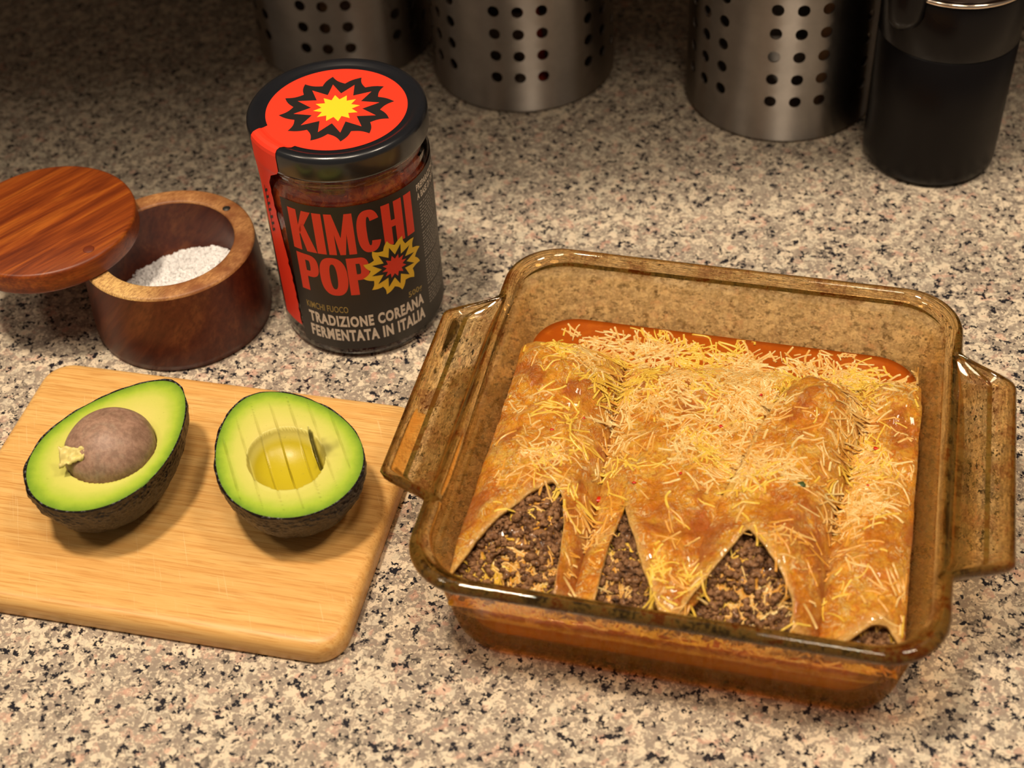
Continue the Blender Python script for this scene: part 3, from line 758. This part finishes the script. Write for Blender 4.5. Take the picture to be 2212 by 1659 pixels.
o = mesh('enchilada_sauce', V, F, M_sauce, None, True, (DX, DY, .5)); tag(o, 'orange-brown sauce pooled inside the amber glass dish', 'sauce', kind='stuff')

t = NT('tortilla'); co = t.co()
n1 = t.noise(co, .75, 5, .6, .8); n2 = t.noise(co, 3.2, 5, .68, 1.2)
wv = t.addv(co, t.scalev(t.noise(co, .5, 3, .5, 0, 1), 3.5))
n3 = t.noise(wv, 4.2, 5, .7, 1.6); n4 = t.noise(co, .9, 3, .5)
c = t.ramp(n1, [(.28, srgb('b85c04')), (.43, srgb('dc8c14')), (.57, srgb('e6a830')), (.72, srgb('eabc5a'))])
c = t.mix(t.ramp(n2, [(.46, 0), (.62, .8)]), c, srgb('c8690c'))
c = t.mix(t.math('MULTIPLY', t.ramp(n3, [(.52, 0), (.60, .8)]), t.ramp(n4, [(.40, .15), (.58, 1)])), c, srgb('eed79c'))
rd = t.noise(co, 6, 3, .6); c = t.mix(t.ramp(rd, [(.68, 0), (.74, .7)]), c, srgb('a33208'))
pool = t.noise(co, .42, 3, .55, .6); c = t.mix(t.ramp(pool, [(.54, 0), (.64, .7)]), c, srgb('a84a06'))
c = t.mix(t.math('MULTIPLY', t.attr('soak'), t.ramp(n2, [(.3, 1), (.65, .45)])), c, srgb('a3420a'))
c = t.mix(t.attr('hem'), c, srgb('e4b768'))
h_ = t.math('ADD', t.math('ADD', t.math('MULTIPLY', n2, .6), t.math('MULTIPLY', n3, .5)), t.math('MULTIPLY', t.noise(co, 8, 3, .6), .45))
t.set(color=c, rough=.30, spec=.5, coat=.5, coatr=.07); t.bump(h_, 1.0, .17); M_tort = t.m
t = NT('minced_filling'); co = t.co(); n1 = t.noise(co, 2.6, 5, .7); n2 = t.voro(co, 3.5)
c = t.ramp(n1, [(.32, srgb('2c1708')), (.44, srgb('66401f')), (.55, srgb('a57850')), (.66, srgb('7a5030'))]); t.set(color=c, rough=.45, spec=.4, coat=.25, coatr=.1); t.bump(t.noise(co, 7, 5, .7), .8, .15); M_meat = t.m

def poly(pts, x):
    for (a, b), (c_, d_) in zip(pts[:-1], pts[1:]):
        if a <= x <= c_: return b + (d_ - b) * (x - a) / (c_ - a + 1e-9)
    return pts[0][1] if x < pts[0][0] else pts[-1][1]
def smooth_poly(pts, x, w=.07):
    return (poly(pts, x - w) + poly(pts, x) * 2 + poly(pts, x + w)) / 4
ROLLS = [
    dict(name='first', hem=[(-9.2, -8.35), (-8.9, -8.2), (-7.6, -5.9), (-6.4, -4.0), (-5.6, -3.1), (-5.15, -3.6), (-4.85, -4.6), (-4.68, -5.8), (-4.6, -7.2), (-4.5, -8.45), (-3.75, -8.5)], u0=(-9.3, -9.35), u1=(-3.7, -4.2), back=7.0, peak=4.55, lowL=2.7, lowR=2.45, seed=1,
         label='rolled enchilada at the left end with a wide triangular open mouth'),
    dict(name='second', hem=[(-3.8, -8.5), (-3.0, -8.45), (-2.88, -6.5), (-2.78, -4.6), (-2.62, -3.2), (-2.3, -4.3), (-1.3, -6.6), (-.35, -8.3), (.6, -8.45)], u0=(-4.0, -4.3), u1=[(-9, .75), (-7, 1.1), (-5, 1.9), (-3.5, 2.4), (-1, 2.9), (2, 3.3), (6.4, 3.6)], back=6.6, peak=4.2, lowL=2.45, lowR=3.5, seed=2,
         label='rolled enchilada second from the left with a narrow slit mouth'),
    dict(name='third', hem=[(.25, -8.4), (.9, -7.2), (1.7, -5.7), (2.5, -4.3), (3.3, -5.2), (4.1, -6.2), (4.55, -7.2), (4.65, -8.4), (5.8, -8.5)], u0=[(-9, .25), (-4.3, .6), (-2.5, 1.2), (-.6, 1.75), (1.5, 2.2), (4.0, 3.0), (5.2, 4.0), (6.4, 5.0)], u1=(5.8, 6.6), back=6.3, peak=4.75, lowL=3.55, lowR=2.5, seed=3,
         label='rolled enchilada third from the left with a broad smooth flap on top'),
    dict(name='fourth', hem=[(5.5, -8.6), (6.2, -8.5), (6.9, -7.9), (7.5, -7.3), (8.1, -7.2), (8.7, -7.9), (9.1, -8.6)], u0=(5.5, 6.2), u1=(9.15, 9.2), back=7.6, peak=3.95, lowL=2.5, lowR=2.7, seed=4,
         label='rolled enchilada at the right end with a small low open mouth'),
]
TOPS = []
def arch(q, p=2.2):
    x = abs(2 * q - 1); return max(0, 1 - x ** p) ** (1 / 1.6)
def roll_z(Rd, q, v):
    k = Rd['seed']
    lw = Rd['lowL'] + (.75 * sstep(-4.5, -1.5, v) if k == 3 else 0)
    zl = lw + (Rd['lowR'] - lw) * q
    fb = sstep(Rd['back'] + .4, Rd['back'] - 2.6, v)           # back end sinks into the sauce
    ff = .78 + .22 * sstep(-9.0, -5.0, v)
    mid = 1 - .16 * math.exp(-((v - 1.5) / 2.2) ** 2)
    z = zl + (Rd['peak'] - zl) * arch(q) * fb * ff * mid
    if v > Rd['back'] - 2: z = z + (2.2 - z) * sstep(Rd['back'] - 1.4, Rd['back'] + .5, v)
    return z
for Rd in ROLLS:
    k = Rd['seed']; hem = Rd['hem']
    root = empty('enchilada', dw((hem[0][0] + hem[-1][0]) / 2, 0, 1.0)); tag(root, Rd['label'], 'enchilada', 'enchiladas side by side in the glass dish')
    NS, NTt = 110, 110; top = []; hemA = []; soakA = []
    for i in range(NTt):
        tt_ = i / (NTt - 1)
        for j in range(NS):
            q = j / (NS - 1)
            uf = hem[0][0] + (hem[-1][0] - hem[0][0]) * q
            vf = smooth_poly(hem, uf)
            vb = Rd['back'] + .35 * nz(q * 3, k * 5) - .9 * abs(2 * q - 1) ** 3
            v = vf + (vb - vf) * (tt_ ** 1.0)
            s_ = sstep(-4, 5, v)
            a0 = smooth_poly(Rd['u0'], v, .5) if isinstance(Rd['u0'], list) else Rd['u0'][0] + (Rd['u0'][1] - Rd['u0'][0]) * s_; a1_ = smooth_poly(Rd['u1'], v, .5) if isinstance(Rd['u1'], list) else Rd['u1'][0] + (Rd['u1'][1] - Rd['u1'][0]) * s_
            ub = a0 + (a1_ - a0) * q
            blend = sstep(0, .10, tt_); u = uf + (ub - uf) * blend
            z = roll_z(Rd, q, v)
            edge = 1 - abs(2 * q - 1)
            z += ((.34 + .28 * sstep(0, 4, v)) * fbm(u + 9 * k, v, 2, .5, 3) + .13 * fbm(u, v, 4, 1.5, 3)) * min(1, edge * 5)
            u += .08 * nz(u * 1.2, v * 1.2, 3) * min(1, edge * 6)
            lim = inner_half(z) - .16
            u = max(-lim, min(lim, u)); v = max(-lim, min(lim, v))
            # hem sags a little
            z -= .10 * sstep(.05, 0, tt_)
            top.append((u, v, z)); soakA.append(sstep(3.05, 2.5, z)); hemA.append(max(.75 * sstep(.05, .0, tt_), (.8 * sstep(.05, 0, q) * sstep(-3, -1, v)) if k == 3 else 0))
    # closed sheet: top and underside
    th = .17; V = [dw(*p) for p in top] + [dw(p[0], p[1], p[2] - th) for p in top]; nT = len(top)
    F = grid_faces(NTt, NS); F2 = [tuple(nT + i for i in f_[::-1]) for f_ in F]
    per = [j for j in range(NS)] + [i * NS + NS - 1 for i in range(1, NTt)] + [(NTt - 1) * NS + j for j in range(NS - 2, -1, -1)] + [i * NS for i in range(NTt - 2, 0, -1)]
    F3 = [(per[i], nT + per[i], nT + per[(i + 1) % len(per)], per[(i + 1) % len(per)]) for i in range(len(per))]
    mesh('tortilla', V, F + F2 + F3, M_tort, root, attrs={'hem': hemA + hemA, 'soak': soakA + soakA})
    TOPS.append((([Vector(p) for p in top]), F, k))
    # filling: lumpy mass under the sheet, showing in the mouth
    FVv = []; UU = []; na_, nb_ = 46, 60
    ua, ub_ = hem[0][0] + .45, hem[-1][0] - .45
    for i in range(nb_):
        v = -8.35 + 9.5 * i / (nb_ - 1)
        for j in range(na_):
            q = j / (na_ - 1); uav = max(ua, smooth_poly(Rd['u0'], v, .5) + .5) if isinstance(Rd['u0'], list) else ua; u = uav + (ub_ - uav) * q; UU.append(u); q = (u - ua) / (ub_ - ua)
            zt = roll_z(Rd, q, v) - .42
            zt = min(zt, 2.35 + 1.75 * sstep(-8.6, -5.2, v)) if k != 4 else min(zt, 2.4 + 1.0 * sstep(-8.6, -6, v))
            z = zt + .22 * fbm(u, v, k, 1.7, 4) + .10 * nz(u, v, k, 4.5)
            z = max(z, 2.15); FVv.append(dw(u, v, z))
    TOPS.append(([Vector((UU[i * na_ + j], -8.35 + 9.5 * i / (nb_ - 1), FVv[i * na_ + j][2])) for i in range(nb_) for j in range(na_)], grid_faces(nb_, na_), k))
    fo = mesh('filling', FVv, grid_faces(nb_, na_), M_meat, root)
    # crumbs of mince in the mouth
    cv = []; cf = []
    for i in range(560):
        u = rng.uniform(ua + .1, ub_ - .1); vf = smooth_poly(hem, u); v = rng.uniform(-8.3, min(vf + .6, 0))
        if v < -8.3: continue
        q = (u - ua) / (ub_ - ua); zt = min(roll_z(Rd, q, v) - .42, (2.35 + 1.75 * sstep(-8.6, -5.2, v)) if k != 4 else 2.4 + 1.0 * sstep(-8.6, -6, v)); zt = max(zt, 2.2) + .05
        s = rng.choice((.05, .08, .11, .16)) * rng.uniform(.8, 1.2); b = len(cv)
        rm = Matrix.Rotation(rng.random() * 6, 3, Vector((rng.random(), rng.random(), rng.random() + .1)))
        bm = bmesh.new(); bmesh.ops.create_icosphere(bm, subdivisions=2, radius=1)
        for vv in bm.verts:
            pz = rm @ Vector((vv.co.x * 1.25, vv.co.y, vv.co.z * .8)) * s * (1 + .8 * nz(vv.co.x + i, vv.co.y, vv.co.z, 1.9) + .5 * nz(vv.co.x, vv.co.y + i, vv.co.z, 4.0)); cv.append(dw(u + pz.x, v + pz.y, zt + pz.z))
        cf += [tuple(b + x.index for x in ff.verts) for ff in bm.faces]; bm.free()
    mc = mesh('mince_crumbs', cv, cf, M_meat, root); tag(mc, kind='stuff')

# ------------------------------------------------------------------ grated cheese, melted over everything
allV = []; allF = []
for pts, Fc, k in TOPS:
    b = len(allV); allV += [tuple(p) for p in pts]; allF += [tuple(b + i for i in f_) for f_ in Fc]
b = len(allV); h = inner_half(SZ) - .06; allV += [(-h, -h, SZ), (h, -h, SZ), (h, h, SZ), (-h, h, SZ)]; allF.append((b, b + 1, b + 2, b + 3))
bvh = BVHTree.FromPolygons([Vector(p) for p in allV], allF)
def surf(u, v):
    hit = bvh.ray_cast(Vector((u, v, 9)), Vector((0, 0, -1)))
    return hit[0].z if hit[0] is not None else SZ
def density(u, v):
    d = .05 + 1.3 * sstep(.02, .22, fbm(u, v, 11, .42, 3))
    d += 1.0 * math.exp(-((u + 3.7) / .7) ** 2) * sstep(-3, 0, v)
    d += .9 * math.exp(-((u - 6.0) / .8) ** 2) * sstep(-7.5, -2, v) + .8 * math.exp(-((u - .4) / 1.2) ** 2) * sstep(-3, 0, v) * sstep(7, 4, v)
    d += 1.0 * math.exp(-((v - 6.8) / .9) ** 2) * sstep(-8.5, -6, u)
    if v < -2: d *= .45
    for Rd in ROLLS:
        if Rd['hem'][0][0] < u < Rd['hem'][-1][0] and v < smooth_poly(Rd['hem'], u): d = .2 + 2.2 * sstep(-5.9, -7.0, v) + .35 * sstep(.0, .25, fbm(u, v, 3, .8, 2)); break
    if v > 7.8: d *= .45
    if u < -6.8 and v > 5.2: d *= .15
    return d
CV = [[], []]; CF = [[], []]; CM = [[], []]
def strand(u, v, L, wd, hd, cur, grp):
    n = 6; b = len(CV[grp]); ml = rng.random() ** 1.1; ml = min(1, ml + (.35 if -7 < v < -3 else 0)); a = hd; x, y = u, v; pts = []
    st_ = L / (n - 1)
    for i in range(n):
        pts.append((x, y, a)); a += cur * st_ + rng.uniform(-.18, .18); x += st_ * math.cos(a); y += st_ * math.sin(a)
    lim = inner_half(SZ) - .15
    zp = None
    for (x, y, a_) in pts:
        x = max(-lim, min(lim, x)); y = max(-lim, min(lim, y))
        z = surf(x, y)
        if zp is not None: z = max(zp - .16, min(zp + .16, z))
        zp = z; nx_, ny_ = -math.sin(a_), math.cos(a_); w2 = wd / 2
        z1 = z + .012; tz = rng.uniform(.010, .026)
        for (s, zz) in ((-1, 0), (-.7, tz), (.7, tz), (1, 0)):
            CM[grp].append(ml); CV[grp].append(dw(x + nx_ * w2 * s, y + ny_ * w2 * s, z1 + zz - (.02 if zz == 0 else 0)))
    CF[grp].extend([tuple(b + i for i in q) for q in grid_faces(n, 4)])
    CF[grp].append((b, b + 1, b + 2, b + 3)); e_ = b + (n - 1) * 4; CF[grp].append((e_ + 3, e_ + 2, e_ + 1, e_))
cnt = 0; tries = 0
while cnt < 4600 and tries < 90000:
    tries += 1
    u, v = rng.uniform(-8.7, 8.7), rng.uniform(-8.6, 8.5)
    if rng.random() * 1.9 > density(u, v): continue
    hd = 2.2 * math.pi * fbm(u, v, 21, .30, 2) + rng.gauss(0, .65) + (1.57 if rng.random() < .3 else 0)
    yel = 1 if fbm(u, v, 31, .45, 2) + rng.uniform(-.08, .08) > .10 else 0
    strand(u, v, rng.uniform(.3, 1.25), rng.uniform(.055, .12), hd, rng.uniform(-.9, .9), yel); cnt += 1
t = NT('grated_cheese'); co = t.co(); n1 = t.noise(co, 1.2, 4, .6)
t.set(color=t.mix(t.attr('melt'), t.ramp(n1, [(.3, srgb('d6b06c')), (.5, srgb('e2c684')), (.7, srgb('ead69a'))]), srgb('d4963a')), rough=.25, spec=.5); M_ch = t.m
t = NT('yellow_cheese'); t.set(color=t.ramp(t.noise(t.co(), 1.4, 3, .6), [(.3, srgb('d6a636')), (.7, srgb('e8c858'))]), rough=.3); M_ch2 = t.m
o = mesh('grated_cheese', CV[0], CF[0], M_ch, None, True, (DX, DY, 2.5), attrs={'melt': CM[0]}); tag(o, 'pale melted grated cheese scattered over the enchiladas', 'cheese', kind='stuff')
o = mesh('yellow_cheese', CV[1], CF[1], M_ch2, None, True, (DX, DY, 2.5)); tag(o, 'yellow melted cheese patches among the pale shreds', 'cheese', kind='stuff')

# chilli flakes and a scrap of herb on the cheese
M_chilli = flat('chilli_red', srgb('c22a0e'), .3); M_herb = flat('herb_green', srgb('3b4a1c'), .5)
def fleck(name, u, v, r, mat, squash=.35, seed=0):
    bm = bmesh.new(); bmesh.ops.create_icosphere(bm, subdivisions=2, radius=1); z = surf(u, v) + .02
    V = []; F = [tuple(x.index for x in f.verts) for f in bm.faces]
    for vv in bm.verts:
        k = r * (1 + .6 * nz(vv.co.x + seed * 3, vv.co.y, vv.co.z, 1.4)); V.append(dw(u + vv.co.x * k * 1.3, v + vv.co.y * k, z + vv.co.z * r * squash))
    bm.free(); return mesh(name, V, F, mat, None, True, dw(u, v, z))
CHL = ['largest red chilli flake, beside the gap between first and second enchiladas', 'red chilli flake just above the narrow slit mouth', 'red chilli flake in the cheese at the dish centre',
       'red chilli flake in the back valley between first and second enchiladas', 'red chilli flake near the back left edge of the broad smooth flap', 'red chilli flake towards the back of the right end enchilada',
       'red chilli flake midway along the left end enchilada', 'red chilli flake on the second enchilada behind its downward point', 'red chilli flake halfway along the right end enchilada beside the broad flap', 'red chilli flake on the right shoulder of the left end enchilada']
for i, (u, v, r) in enumerate([(-3.8, -2.6, .15), (-2.4, -2.3, .07), (.6, 1.6, .08), (-4.6, 3.4, .06), (2.0, 3.9, .09), (7.1, 2.0, .10), (-6.3, -.2, .07), (-.6, -1.6, .06), (6.9, -.3, .06), (-5.2, 1.1, .06)]):
    tag(fleck('chilli_flake', u, v, r, M_chilli, .4, i), CHL[i], 'chilli flake', 'red chilli flakes on the enchiladas')
tag(fleck('herb_leaf', 4.25, -1.6, .15, M_herb, .3, 20), 'dark green scrap of herb on the broad smooth flap', 'herb')

for o in SC.objects:
    if '_o' in o: del o['_o']
